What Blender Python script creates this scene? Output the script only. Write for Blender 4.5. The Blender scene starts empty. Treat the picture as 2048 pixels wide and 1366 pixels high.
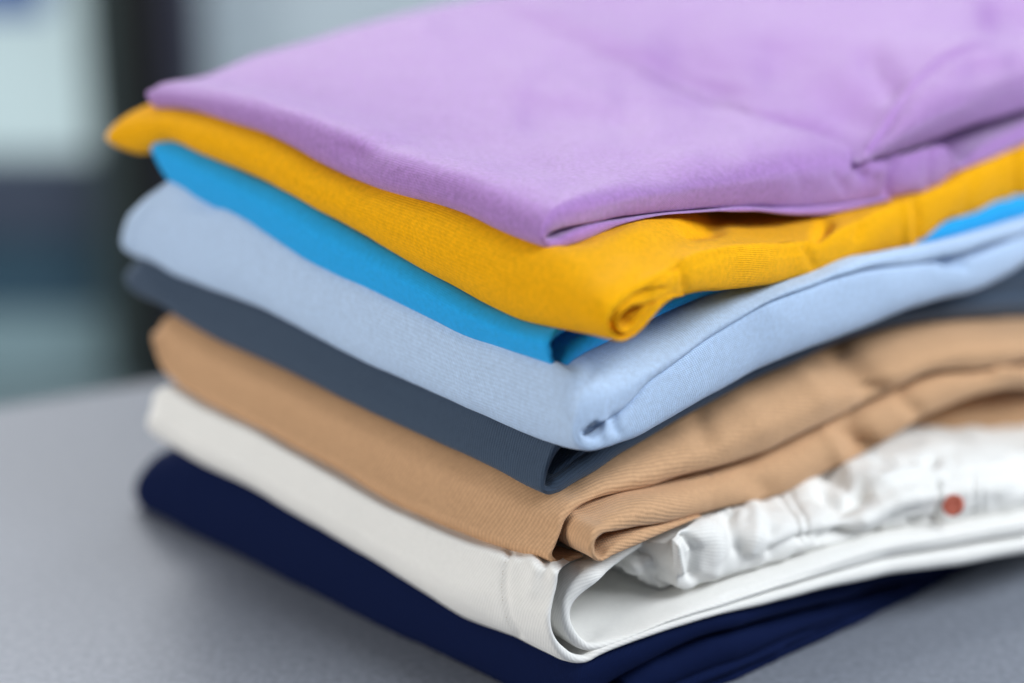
import bpy, math, random
import numpy as np
from mathutils import Vector, noise

# ------------------------------------------------------------------ camera, world, lamps, exposure
scene = bpy.context.scene
IW, IH = 2048.0, 1366.0
LENS = 70.0
FPX = IW * LENS / 36.0
PITCH = math.radians(20.0)
fwd = np.array([0, math.cos(PITCH), -math.sin(PITCH)])
rgt = np.array([1.0, 0, 0])
upv = np.cross(rgt, fwd)


def ray(px, py):
    return fwd + rgt * (px - IW / 2) / FPX - upv * (py - IH / 2) / FPX


CAM = -(ray(1150, 1455) * 0.80)          # the stack's front corner on the table is the origin

cam_data = bpy.data.cameras.new('camera')
cam = bpy.data.objects.new('camera', cam_data)
scene.collection.objects.link(cam)
cam.location = CAM
cam.rotation_euler = (math.radians(90) - PITCH, 0, 0)
cam_data.lens = LENS
cam_data.sensor_width = 36.0
cam_data.clip_start = 0.02
cam_data.clip_end = 50
cam_data.dof.use_dof = True
cam_data.dof.focus_distance = 0.787
cam_data.dof.aperture_fstop = 2.0
scene.camera = cam

world = bpy.data.worlds.new('World')
scene.world = world
world.use_nodes = True
bg = world.node_tree.nodes['Background']
bg.inputs[0].default_value = (0.62, 0.72, 0.88, 1)
bg.inputs[1].default_value = 0.17

scene.view_settings.view_transform = 'Standard'
scene.view_settings.look = 'None'
scene.view_settings.gamma = 1
scene.view_settings.use_curve_mapping = False
scene.view_settings.exposure = 0.12


def area(name, loc, target, size, power, color):
    l = bpy.data.lights.new(name, 'AREA')
    l.shape = 'RECTANGLE'
    l.size, l.size_y = size
    l.energy = power
    l.color = color
    o = bpy.data.objects.new(name, l)
    scene.collection.objects.link(o)
    o.location = loc
    d = Vector(target) - Vector(loc)
    o.rotation_euler = d.to_track_quat('-Z', 'Y').to_euler()
    return o


area('window_light', (1.3, -0.4, 1.35), (0.1, 0.1, 0.08), (1.1, 0.9), 42, (0.90, 0.95, 1.0))
area('back_window_light', (-1.0, 1.9, 1.35), (0.0, 0.2, 0.1), (1.6, 1.0), 40, (0.97, 0.98, 1.0))
area('room_light', (-1.45, -0.75, 0.42), (0, 0.1, 0.12), (1.2, 0.5), 20, (1.0, 0.97, 0.92))
area('wall_fill', (0.6, 1.2, 1.7), (0.0, 2.4, 0.3), (1.0, 0.6), 14, (0.93, 0.97, 1.0))  # added fill lamp, only brightens the wall behind the stack

# ------------------------------------------------------------------ geometry of the stack's axes
aL, aR = math.radians(-46), math.radians(49)
eL = np.array([math.sin(aL), math.cos(aL), 0])     # along the left face, away from the camera
eR = np.array([math.sin(aR), math.cos(aR), 0])     # along the right face, away from the camera
Minv = np.linalg.inv(np.array([eR[:2], eL[:2]]).T)


def on_vertical(px, py, p0, direction):
    n = np.array([-direction[1], direction[0], 0])
    d = ray(px, py)
    t = np.dot(n, p0 - CAM) / np.dot(n, d)
    P = CAM + d * t
    a = Minv @ P[:2]
    return a[0], a[1], P[2]


def on_right(px, py, y0):
    return on_vertical(px, py, eL * y0, eR)


def on_left(px, py):
    return on_vertical(px, py, np.zeros(3), eL)


def world_pt(x, y, z):
    return eR * x + eL * y + np.array([0, 0, z])


def project(P):
    v = P - CAM
    z = v @ fwd
    return np.stack([IW / 2 + FPX * (v @ rgt) / z, IH / 2 - FPX * (v @ upv) / z], -1)


def pchip(xs, ys, x):
    xs = np.asarray(xs, float)
    ys = np.asarray(ys, float)
    h = np.diff(xs)
    d = np.diff(ys) / h
    m = np.zeros_like(ys)
    m[0], m[-1] = d[0], d[-1]
    for i in range(1, len(xs) - 1):
        if d[i - 1] * d[i] > 0:
            w1, w2 = 2 * h[i] + h[i - 1], h[i] + 2 * h[i - 1]
            m[i] = (w1 + w2) / (w1 / d[i - 1] + w2 / d[i])
    x = np.clip(x, xs[0], xs[-1])
    k = np.clip(np.searchsorted(xs, x, side='right') - 1, 0, len(xs) - 2)
    t = (x - xs[k]) / h[k]
    return ((2 * t**3 - 3 * t**2 + 1) * ys[k] + (t**3 - 2 * t**2 + t) * h[k] * m[k]
            + (-2 * t**3 + 3 * t**2) * ys[k + 1] + (t**3 - t**2) * h[k] * m[k + 1])


def catmull(P, step):
    """resample rows of P (first columns are a 3-D position) with a centripetal-ish spline"""
    P = np.asarray(P, float)
    Q = np.vstack([2 * P[0] - P[1], P, 2 * P[-1] - P[-2]])
    out = []
    for i in range(1, len(Q) - 2):
        seg = max(np.linalg.norm(Q[i + 1][:3] - Q[i][:3]), np.linalg.norm(Q[i + 1][3:6] - Q[i][3:6]))
        n = max(2, int(math.ceil(seg / step)))
        l0 = max(np.linalg.norm(Q[i][:6] - Q[i - 1][:6]), 1e-6)
        l1 = max(np.linalg.norm(Q[i + 1][:6] - Q[i][:6]), 1e-6)
        l2 = max(np.linalg.norm(Q[i + 2][:6] - Q[i + 1][:6]), 1e-6)
        m1 = ((Q[i + 1] - Q[i]) / l1 * l0 + (Q[i] - Q[i - 1]) / l0 * l1) / (l0 + l1) * l1
        m2 = ((Q[i + 2] - Q[i + 1]) / l2 * l1 + (Q[i + 1] - Q[i]) / l1 * l2) / (l1 + l2) * l1
        for k in range(n):
            t = k / n
            out.append((2 * t**3 - 3 * t**2 + 1) * Q[i] + (t**3 - 2 * t**2 + t) * m1
                       + (-2 * t**3 + 3 * t**2) * Q[i + 1] + (t**3 - t**2) * m2)
    out.append(P[-1])
    return np.array(out)


class Frame:
    """side outlines of one folded garment: its upper and lower edge along the left face"""

    def __init__(self, y0, top, bot, length=None, y0x=None):
        self.corner = 0.008
        self.y0x = y0x or [(0, y0), (0.3, y0)]
        t = sorted([on_left(*p)[1:] for p in top])
        b = sorted([on_left(*p)[1:] for p in bot])
        tip = max(t[-1][0], b[-1][0])
        self.y0, self.tip = y0, tip
        self.t, self.b = self.mono(t), self.mono(b)
        self.length = length or [(0, tip), (0.3, tip + 0.002)]

    @staticmethod
    def mono(a):
        out = [a[0]]
        for p in a[1:]:
            if p[0] > out[-1][0] + 1e-4:
                out.append(p)
        return out

    def front(self, x):
        return np.interp(x, [p[0] for p in self.y0x], [p[1] for p in self.y0x])

    def back(self, x):
        return np.interp(x, [p[0] for p in self.length], [p[1] for p in self.length])

    def zt(self, s):
        return pchip([p[0] for p in self.t], [p[1] for p in self.t], self.y0 + s * (self.tip - self.y0))

    def zb(self, s):
        return pchip([p[0] for p in self.b], [p[1] for p in self.b], self.y0 + s * (self.tip - self.y0))

    def unproject(self, px, py, dy):
        x = 0.1
        for _ in range(12):
            r = on_right(px, py, self.front(x) + dy)
            x = 0.5 * x + 0.5 * r[0]
        return r[0], self.front(r[0]) + dy, r[2]


def fold(fr, pts, rec=0.0, step=0.0014, ncap=14, nback=70, strokes=(), wrinkle=0.0006, wscale=35.0,
         bulge=1.0, extend=0.06, depth=None, zmin=None, seed=0,
         ceil=None, top_back=None, all_top=False, inset=0.0, drop=None):
    """one layer of cloth: a band traced along the right face, swept back under the stack.
    pts rows: ox, oy, ix, iy[, ext_outer, ext_inner]; returns verts, faces, uvs"""
    rows = []
    for p in pts:
        eo = p[4] if len(p) > 4 else 0.002
        ei = p[5] if len(p) > 5 else 0.002
        pr = p[6] if len(p) > 6 else 0.0
        xo, yo, zo = fr.unproject(p[0], p[1], rec + eo + pr)
        xi, yi, zi = fr.unproject(p[2], p[3], rec + ei + pr)
        rows.append([xo, yo, zo, xi, yi, zi, eo, ei, pr])
    rows = np.array(rows)
    if extend:
        for end in (0, -1):
            if rows[end][0] > 0.24:
                e = rows[end].copy()
                k = 0.3 * (rows[end] - rows[1 if end == 0 else -2])
                e[0] += extend
                e[3] = e[0]
                e[1], e[4] = fr.front(e[0]) + rec + e[6], fr.front(e[3]) + rec + e[7]
                rows = np.vstack([e, rows]) if end == 0 else np.vstack([rows, e])
    R = catmull(rows, step)
    n = len(R)
    O, I, eo, ei = R[:, 0:3], R[:, 3:6], R[:, 6:7], R[:, 7:8]
    pr = R[:, 8:9]
    tb = np.sin(np.linspace(1, 0, nback + 1)[:-1] * math.pi / 2) ** 1.8      # 1 back .. near 0 front

    top_i = int(np.argmin(O[:, 0]))
    is_top = (np.arange(n) < top_i).astype(float)[:, None] if top_back is not None and not all_top else np.ones((n, 1))

    def body(A, e, t, outer=True):
        x = A[:, 0:1]
        y0 = np.array([fr.front(v) for v in A[:, 0]])[:, None]
        L = np.array([fr.back(v) for v in A[:, 0]])[:, None]
        full = L
        if depth:
            L = y0 + rec + depth
        ys = A[:, 1:2]
        y = ys + (L - ys) * t[None, :]
        s0 = (ys - y0) / (full - y0)
        s = (y - y0) / (full - y0)
        z = A[:, 2:3]
        zt0, zb0 = fr.zt(s0), fr.zb(s0)
        zt, zb = fr.zt(s), fr.zb(s)
        k = (z - zb0) / np.maximum(zt0 - zb0, 1e-4)
        zz = np.where(k > 1, zt + (z - zt0), np.where(k < 0, zb + (z - zb0), zb + k * (zt - zb)))
        # away from the left face the shape settles in gradually behind the front edge
        rr = np.clip((x - 0.008) / 0.05, 0, 1) * 0.05 + 1e-5
        q = np.clip((y - ys) / rr, 0, 1)
        zz = z + (zz - z) * q * q * (3 - 2 * q)
        if top_back is not None and not all_top:      # the lower layer stays below the upper one
            zz = z + (zz - z) * np.where(is_top > 0, 1.0, np.clip(1 - (x - 0.015) / 0.05, 0, 1))
        if top_back is not None and outer:
            zbk = np.interp(x, [p[0] for p in top_back], [p[1] for p in top_back])
            wx = np.clip(x / 0.045, 0, 1)
            wx = wx * wx * (3 - 2 * wx) * is_top
            q = np.clip(s, 0, 1)
            q = np.clip((s - s0) / 0.85, 0, 1)
            zsm = np.interp(x, [0, .04, .08, .15, .2, .25, .3, .36], [.2100, .2112, .2118, .2112, .2130, .2180, .2250, .2290])
            d = np.clip((s - s0) / 0.28, 0, 1)        # local puckers of the front edge die out quickly
            tgt = zsm + (zbk - zsm) * (q * q * (3 - 2 * q)) + (z - zsm) * (1 - d * d * (3 - 2 * d))
            if drop:
                tgt = tgt + np.interp(x, [p[0] for p in drop], [p[1] for p in drop]) * np.clip(d * 3, 0, 1)
            edge = np.clip((s - 0.955) / 0.045, 0, 1)
            tgt = tgt - 0.012 * (1 - np.sqrt(np.maximum(1 - edge ** 2, 0)))
            zz = zz + (tgt - zz) * wx
        if ceil is not None:
            cx, cy, cz, cfr = ceil
            zc = np.interp(x, cx, cz)
            yc = np.interp(x, cx, cy)
            L0 = cfr.tip - cfr.y0
            sc = np.clip((y - yc) / L0, 0, 1)
            lift = cfr.zb(sc) - cfr.zb(sc * 0)
            lim = np.where(y >= yc, zc + lift * np.clip(1 - x / 0.1, 0, 1), zc + (yc - y) * 0.25) - 0.0006
            on = np.clip((x - 0.0) / 0.012, 0, 1)
            zz = np.where(zz > lim, zz + (lim - zz) * on, zz)
        q = np.clip((s - 0.95) / 0.05, 0, 1)          # rounded in plan at the far left corner
        wl = np.clip(1 - x / 0.03, 0, 1)
        xx = x + fr.corner * (1 - np.sqrt(np.maximum(1 - q ** 2, 0))) * wl + inset * np.clip((y - ys) / 0.03, 0, 1) * np.clip(1 - x / 0.08, 0, 1)
        return np.stack([np.broadcast_to(xx, y.shape), y, zz], -1)

    Ob = body(O, eo, tb)
    Ib = body(I, ei, tb, False)[:, ::-1]
    th = np.linspace(0, math.pi, ncap + 1)
    c = np.cos(th)[None, :, None]
    sn = np.sin(th)[None, :, None] ** 0.9
    mid, half = (O + I) / 2, (O - I) / 2
    cap = mid[:, None] + half[:, None] * c
    xo = cap[:, :, 0:1]
    e = np.where(c > 0, eo[:, None], ei[:, None])
    f0 = np.interp(xo[..., 0], [p[0] for p in fr.y0x], [p[1] for p in fr.y0x])[..., None] + rec + pr[:, None]
    ycap = f0 + e * (1 - sn)
    cap = np.concatenate([cap[:, :, 0:1], ycap, cap[:, :, 2:3]], -1)
    G = np.concatenate([Ob, cap, Ib], 1)               # n x m x (x',y',z)
    if zmin is not None:
        G[..., 2] = np.maximum(G[..., 2], zmin)
    m = G.shape[1]
    P = G[..., 0:1] * eR + G[..., 1:2] * eL + G[..., 2:3] * np.array([0, 0, 1.0])
    # uv in metres
    du = np.linalg.norm(np.diff(O * [1, 0, 1], axis=0), axis=1)
    u = np.concatenate([[0], np.cumsum(du)])
    dv = np.linalg.norm(np.diff(P, axis=1), axis=2)
    v = np.concatenate([np.zeros((n, 1)), np.cumsum(dv, 1)], 1)
    v = v - v[:, nback:nback + 1]
    U = np.broadcast_to(u[:, None], v.shape)

    def normals(P):
        a = np.gradient(P, axis=0)
        b = np.gradient(P, axis=1)
        nn = np.cross(a, b)
        nn /= np.maximum(np.linalg.norm(nn, axis=2, keepdims=True), 1e-12)
        return nn
    N = normals(P)
    j = min(nback + ncap // 2, m - 1)
    if np.mean((N[:, j] @ eL)) > 0:
        N = -N
        flip = True
    else:
        flip = False
    # drawn creases and dents
    if strokes:
        px = project(P.reshape(-1, 3)).reshape(n, m, 2)
        facing = ((CAM - P) * N).sum(-1) > 0
        D = np.zeros((n, m))
        for st in strokes:
            line, width, dep = st[0], st[1], st[2]
            prof = st[3] if len(st) > 3 else 'g'
            L = np.array(line, float)
            best = np.full((n, m), 1e9)
            if len(L) == 1:
                best = np.linalg.norm(px - L[0], axis=-1)
            for a, b in zip(L[:-1], L[1:]):
                ab = b - a
                t = np.clip(((px - a) @ ab) / (ab @ ab), 0, 1)
                q = a + t[..., None] * ab
                dd = np.linalg.norm(px - q, axis=-1)
                best = np.minimum(best, dd)
            if prof == 'g':
                D += dep * np.exp(-(best / width) ** 2)
            else:
                D += dep * np.clip(1 - best / width, 0, 1)
        P = P - N * (D * facing)[..., None]
    if wrinkle:
        W = np.zeros((n, m))
        so = seed * 7.31
        for a in range(n):
            for b in range(m):
                q = P[a, b]
                W[a, b] = noise.noise((q[0] * wscale + so, q[1] * wscale, q[2] * wscale * 1.5)) \
                    + 0.45 * noise.noise((q[0] * wscale * 2.6, q[1] * wscale * 2.6 + so, q[2] * wscale * 2.6))
        P = P + N * (W * wrinkle)[..., None]
    if zmin is not None:
        P[..., 2] = np.maximum(P[..., 2], zmin)
    verts = P.reshape(-1, 3)
    faces = []
    for a in range(n - 1):
        for b in range(m - 1):
            q = (a * m + b, (a + 1) * m + b, (a + 1) * m + b + 1, a * m + b + 1)
            faces.append(q if flip else q[::-1])
    for a in range(n - 1):                              # back edge
        q = (a * m, a * m + m - 1, (a + 1) * m + m - 1, (a + 1) * m)
        faces.append(q if flip else q[::-1])
    for a in (0, n - 1):                                # the two ends of the band
        for b in range(m // 2):
            if m - 2 - b > b + 1:
                q = (a * m + b, a * m + b + 1, a * m + m - 2 - b, a * m + m - 1 - b)
                q = q if a == 0 else q[::-1]
                faces.append(q if flip else q[::-1])
    return verts, faces, np.stack([U, v], -1).reshape(-1, 2)


def ceiling(fr, px):
    """the underside of the garment above, as heights along the right face"""
    a = sorted(fr.unproject(p[0], p[1], 0.001) for p in px)
    return ([q[0] for q in a], [q[1] for q in a], [q[2] for q in a], fr)


def make(name, geoms, mat, parent=None):
    V, Fc, UV = [], [], []
    off = 0
    for v, f, uv in (geoms if isinstance(geoms, list) else [geoms]):
        V.append(v)
        UV.append(uv)
        Fc += [tuple(i + off for i in q) for q in f]
        off += len(v)
    V = np.vstack(V)
    UV = np.vstack(UV)
    me = bpy.data.meshes.new(name)
    me.from_pydata(V.tolist(), [], Fc)
    lay = me.uv_layers.new(name='UVMap')
    idx = np.empty(len(me.loops), int)
    me.loops.foreach_get('vertex_index', idx)
    lay.data.foreach_set('uv', UV[idx].astype(np.float32).ravel())
    me.polygons.foreach_set('use_smooth', np.ones(len(me.polygons), bool))
    me.update()
    o = bpy.data.objects.new(name, me)
    scene.collection.objects.link(o)
    me.materials.append(mat)
    if parent:
        o.parent = parent
    return o


def thing(name, label, cat, group=None):
    o = bpy.data.objects.new(name, None)
    o.empty_display_size = 0.02
    scene.collection.objects.link(o)
    o['label'] = label
    o['category'] = cat
    if group:
        o['group'] = group
    return o


def disc(name, center, normal, r, th, mat, parent, seg=32, squash=1.0):
    V, Fs = [], []
    nrm = Vector(normal).normalized()
    a = nrm.orthogonal().normalized()
    b = nrm.cross(a)
    prof = [(0.0, th * 0.75), (0.35, th * 0.8), (0.5, th * 0.55), (0.62, th * 0.6), (0.85, th), (0.97, th * 0.8), (1.0, 0.3 * th), (0.97, 0)]
    for rr, h in prof:
        for k in range(seg):
            t = 2 * math.pi * k / seg
            V.append(Vector(center) + (a * math.cos(t) + b * math.sin(t)) * max(rr, 0.01) * r + nrm * h)
    for i in range(len(prof) - 1):
        for k in range(seg):
            Fs.append((i * seg + k, i * seg + (k + 1) % seg, (i + 1) * seg + (k + 1) % seg, (i + 1) * seg + k))
    Fs.append(tuple(range(seg)))
    me = bpy.data.meshes.new(name)
    me.from_pydata([tuple(v) for v in V], [], Fs)
    me.polygons.foreach_set('use_smooth', np.ones(len(me.polygons), bool))
    me.materials.append(mat)
    o = bpy.data.objects.new(name, me)
    scene.collection.objects.link(o)
    o.parent = parent
    return o


def tube_path(name, pts3, r, mat, parent, seg=6):
    V, Fs = [], []
    n = len(pts3)
    for i, p in enumerate(pts3):
        a = pts3[min(i + 1, n - 1)] - pts3[max(i - 1, 0)]
        a = Vector(a).normalized()
        u_ = a.orthogonal().normalized()
        w_ = a.cross(u_)
        for k in range(seg):
            t = 2 * math.pi * k / seg
            V.append(tuple(Vector(p) + (u_ * math.cos(t) + w_ * math.sin(t)) * r))
    for i in range(n - 1):
        for k in range(seg):
            Fs.append((i * seg + k, i * seg + (k + 1) % seg, (i + 1) * seg + (k + 1) % seg, (i + 1) * seg + k))
    return V, Fs


def mesh_raw(name, parts, mat, parent):
    V, Fs = [], []
    for v, f in parts:
        o_ = len(V)
        V += v
        Fs += [tuple(i + o_ for i in q) for q in f]
    me = bpy.data.meshes.new(name)
    me.from_pydata(V, [], Fs)
    me.polygons.foreach_set('use_smooth', np.ones(len(me.polygons), bool))
    me.materials.append(mat)
    o = bpy.data.objects.new(name, me)
    scene.collection.objects.link(o)
    o.parent = parent
    return o



def cast(obj, px, py):
    """the point of a garment's surface seen at a traced spot, with its normal"""
    bpy.context.view_layer.update()
    d = Vector(ray(px, py)).normalized()
    hit, loc, nrm, _ = obj.ray_cast(Vector(CAM), d)
    return (loc, nrm) if hit else (None, None)


def stitches(obj, line, mat, pitch=0.0026, fill=0.62, r=0.00022, lift=0.00008, name='stitching'):
    """a row of short thread stitches lying on a garment along a traced seam"""
    pts = []
    L = np.array(line, float)
    for a, b in zip(L[:-1], L[1:]):
        k = max(2, int(np.linalg.norm(b - a) / 1.5))
        for t in np.arange(k) / k:
            loc, nrm = cast(obj, *(a + (b - a) * t))
            if loc is not None:
                pts.append((loc, nrm))
    parts, acc, cur = [], 0.0, []
    for (p, n_), (q, _) in zip(pts[:-1], pts[1:]):
        if (acc % pitch) < pitch * fill and (q - p).length < 0.003:
            tt = (acc % pitch) / (pitch * fill)
            cur.append(np.array(p + n_ * (lift + r * 0.8 * math.sin(math.pi * min(tt, 1)))))
        else:
            if len(cur) > 2:
                parts.append(tube_path('t', cur, r, None, None))
            cur = []
        acc += (q - p).length
    if parts:
        mesh_raw(name, parts, mat, obj)


def fuzz(obj, boxes, count, mat, length=0.0016, seed=0):
    """short loose fibres standing off the cloth where the camera is close enough to see them"""
    rng = random.Random(seed)
    me = obj.data
    n = len(me.vertices)
    P = np.empty(n * 3)
    N_ = np.empty(n * 3)
    me.vertices.foreach_get('co', P)
    me.vertices.foreach_get('normal', N_)
    P, N_ = P.reshape(-1, 3), N_.reshape(-1, 3)
    px = project(P)
    ok = np.zeros(n, bool)
    for x0, y0, x1, y1 in boxes:
        ok |= (px[:, 0] > x0) & (px[:, 0] < x1) & (px[:, 1] > y0) & (px[:, 1] < y1)
    v = CAM - P
    v /= np.linalg.norm(v, axis=1, keepdims=True)
    f_ = (v * N_).sum(1)
    ok &= (f_ > -0.1)
    idx = np.nonzero(ok)[0]
    parts = []
    for _ in range(count):
        i = idx[rng.randrange(len(idx))]
        p = P[i].copy() + np.array([rng.gauss(0, 1) for _ in range(3)]) * 0.0004
        t = np.array([rng.gauss(0, 1) for _ in range(3)])
        d = N_[i] * rng.uniform(0.1, 0.6) + (t - N_[i] * (t @ N_[i])) * 0.6
        d /= np.linalg.norm(d)
        L = length * rng.uniform(0.3, 1.3)
        cur = []
        bend = np.array([rng.gauss(0, 1) for _ in range(3)]) * 0.5
        for k in range(4):
            cur.append(p.copy())
            p = p + d * L / 3
            d = d + bend * 0.35
            d /= np.linalg.norm(d)
        parts.append(tube_path('t', cur, 0.000022, None, None, seg=3))
    o = mesh_raw('loose_fibres', parts, mat, obj)
    o['kind'] = 'stuff'
    return o


# ------------------------------------------------------------------ materials
def srgb(r, g, b):
    def f(c):
        c /= 255.0
        return c / 12.92 if c <= 0.04045 else ((c + 0.055) / 1.055) ** 2.4
    return (f(r), f(g), f(b), 1)


def nodes_of(name):
    m = bpy.data.materials.new(name)
    m.use_nodes = True
    nt = m.node_tree
    return m, nt, nt.nodes['Principled BSDF']


def cloth(name, col, weave='knit', pitch=0.0009, depth=0.00012, sheen=0.25, rough=0.9, contrast=0.10, sheen_tint=None,
          angle=35.0, mottle=0.05, trans=0.0):
    m, nt, b = nodes_of(name)
    N, L = nt.nodes, nt.links
    uv = N.new('ShaderNodeUVMap')
    uv.uv_map = 'UVMap'
    # slight warp so that the weave is never ruler-straight
    nz = N.new('ShaderNodeTexNoise')
    nz.inputs['Scale'].default_value = 60
    nz.inputs['Detail'].default_value = 2
    L.new(uv.outputs[0], nz.inputs['Vector'])
    wp = N.new('ShaderNodeVectorMath')
    wp.operation = 'MULTIPLY_ADD'
    L.new(nz.outputs['Color'], wp.inputs[0])
    wp.inputs[1].default_value = (pitch * 1.6,) * 3
    L.new(uv.outputs[0], wp.inputs[2])
    mp = N.new('ShaderNodeMapping')
    L.new(wp.outputs[0], mp.inputs['Vector'])
    if weave == 'twill':
        mp.inputs['Rotation'].default_value = (0, 0, math.radians(angle))
    k = 2 * math.pi / pitch
    mp.inputs['Scale'].default_value = (k, k, 1)
    sp = N.new('ShaderNodeSeparateXYZ')
    L.new(mp.outputs[0], sp.inputs[0])

    def mth(op, a, bb=None):
        q = N.new('ShaderNodeMath')
        q.operation = op
        for i, s in enumerate((a, bb)):
            if s is None:
                continue
            if isinstance(s, (int, float)):
                q.inputs[i].default_value = s
            else:
                L.new(s, q.inputs[i])
        return q.outputs[0]
    if weave == 'twill':
        s1 = mth('SINE', sp.outputs['X'])
        s2 = mth('MULTIPLY', mth('SINE', mth('MULTIPLY', sp.outputs['Y'], 1.7)), 0.35)
        wv = mth('ADD', s1, s2)
    else:
        s1 = mth('SINE', sp.outputs['X'])
        s2 = mth('SINE', mth('ADD', mth('MULTIPLY', sp.outputs['Y'], 1.25), mth('MULTIPLY', s1, 0.8)))
        wv = mth('ADD', mth('MULTIPLY', s1, 0.45), mth('MULTIPLY', s2, 0.8))
    fine = N.new('ShaderNodeTexNoise')
    fine.inputs['Scale'].default_value = 1400
    fine.inputs['Detail'].default_value = 3
    L.new(uv.outputs[0], fine.inputs['Vector'])
    hgt = mth('ADD', wv, mth('MULTIPLY', fine.outputs['Fac'], 1.6))
    bp = N.new('ShaderNodeBump')
    bp.inputs['Strength'].default_value = 0.8
    bp.inputs['Distance'].default_value = depth
    L.new(hgt, bp.inputs['Height'])
    # broad cloth unevenness
    geo = N.new('ShaderNodeTexCoord')
    soft = N.new('ShaderNodeTexNoise')
    soft.inputs['Scale'].default_value = 70
    soft.inputs['Detail'].default_value = 4
    L.new(geo.outputs['Object'], soft.inputs['Vector'])
    bp2 = N.new('ShaderNodeBump')
    bp2.inputs['Strength'].default_value = 0.35
    bp2.inputs['Distance'].default_value = 0.0012
    L.new(soft.outputs['Fac'], bp2.inputs['Height'])
    L.new(bp2.outputs[0], bp.inputs['Normal'])
    L.new(bp.outputs[0], b.inputs['Normal'])
    # shade between yarns painted in: paler tops, darker gaps, with a faint mottle
    ramp = N.new('ShaderNodeMapRange')
    ramp.inputs['From Min'].default_value = -1.2
    ramp.inputs['From Max'].default_value = 1.2
    ramp.inputs['To Min'].default_value = 1 - contrast
    ramp.inputs['To Max'].default_value = 1 + contrast * 0.5
    L.new(wv, ramp.inputs['Value'])
    mot = N.new('ShaderNodeTexNoise')
    mot.inputs['Scale'].default_value = 520
    mot.inputs['Detail'].default_value = 5
    L.new(geo.outputs['Object'], mot.inputs['Vector'])
    r2 = N.new('ShaderNodeMapRange')
    r2.inputs['From Min'].default_value = 0.3
    r2.inputs['From Max'].default_value = 0.7
    r2.inputs['To Min'].default_value = 1 - mottle
    r2.inputs['To Max'].default_value = 1 + mottle
    L.new(mot.outputs['Fac'], r2.inputs['Value'])
    fac = mth('MULTIPLY', ramp.outputs[0], r2.outputs[0])
    vm = N.new('ShaderNodeVectorMath')
    vm.operation = 'SCALE'
    vm.inputs[0].default_value = col[:3]
    L.new(fac, vm.inputs['Scale'])
    L.new(vm.outputs[0], b.inputs['Base Color'])
    b.inputs['Roughness'].default_value = rough
    b.inputs['Specular IOR Level'].default_value = 0.12
    b.inputs['Sheen Weight'].default_value = sheen
    b.inputs['Sheen Roughness'].default_value = 0.45
    b.inputs['Sheen Tint'].default_value = sheen_tint or (1, 1, 1, 1)
    return m


M_purple = cloth('purple_jersey', srgb(174, 130, 196), mottle=0.13, pitch=0.00095, depth=0.00015, contrast=0.16, sheen=0.42)
M_yellow = cloth('yellow_jersey', srgb(246, 176, 6), mottle=0.10, contrast=0.15, pitch=0.00095, depth=0.00014, sheen=0.05)
M_blue = cloth('bright_blue_jersey', srgb(38, 166, 232), mottle=0.07, pitch=0.0009, depth=0.00010, sheen=0.12)
M_light = cloth('light_blue_jersey', srgb(186, 209, 238), mottle=0.08, contrast=0.14, pitch=0.00105, depth=0.00014, sheen=0.2)
M_slate = cloth('slate_twill', srgb(66, 80, 98), weave='twill', pitch=0.0012, depth=0.00012, sheen=0.12, angle=80)
M_tan = cloth('tan_twill', srgb(196, 156, 119), weave='twill', pitch=0.0018, depth=0.00008, sheen=0.15, angle=-66,
              contrast=0.13, mottle=0.07)
M_white = cloth('white_denim', srgb(227, 226, 222), weave='twill', pitch=0.0013, depth=0.00004, sheen=0.08, angle=-66,
                contrast=0.07, mottle=0.02)
M_navy = cloth('navy_cotton', srgb(6, 20, 56), weave='twill', pitch=0.0012, depth=0.00004, sheen=0.0, angle=60)


def plain(name, col, rough=0.6, spec=0.3, noise_amt=0.0, nscale=8.0, bump=0.0, bscale=300, emit=None, estr=0):
    m, nt, b = nodes_of(name)
    b.inputs['Base Color'].default_value = col
    b.inputs['Roughness'].default_value = rough
    b.inputs['Specular IOR Level'].default_value = spec
    N, L = nt.nodes, nt.links
    tc = N.new('ShaderNodeTexCoord')
    if noise_amt:
        nz = N.new('ShaderNodeTexNoise')
        nz.inputs['Scale'].default_value = nscale
        nz.inputs['Detail'].default_value = 6
        L.new(tc.outputs['Object'], nz.inputs['Vector'])
        r = N.new('ShaderNodeMapRange')
        r.inputs['From Min'].default_value = 0.3
        r.inputs['From Max'].default_value = 0.7
        r.inputs['To Min'].default_value = 1 - noise_amt
        r.inputs['To Max'].default_value = 1 + noise_amt
        L.new(nz.outputs['Fac'], r.inputs['Value'])
        vm = N.new('ShaderNodeVectorMath')
        vm.operation = 'SCALE'
        vm.inputs[0].default_value = col[:3]
        L.new(r.outputs[0], vm.inputs['Scale'])
        L.new(vm.outputs[0], b.inputs['Base Color'])
    if bump:
        nb = N.new('ShaderNodeTexNoise')
        nb.inputs['Scale'].default_value = bscale
        nb.inputs['Detail'].default_value = 5
        L.new(tc.outputs['Object'], nb.inputs['Vector'])
        bb = N.new('ShaderNodeBump')
        bb.inputs['Distance'].default_value = bump
        L.new(nb.outputs['Fac'], bb.inputs['Height'])
        L.new(bb.outputs[0], b.inputs['Normal'])
    if emit:
        b.inputs['Emission Color'].default_value = emit
        b.inputs['Emission Strength'].default_value = estr
    return m


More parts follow.
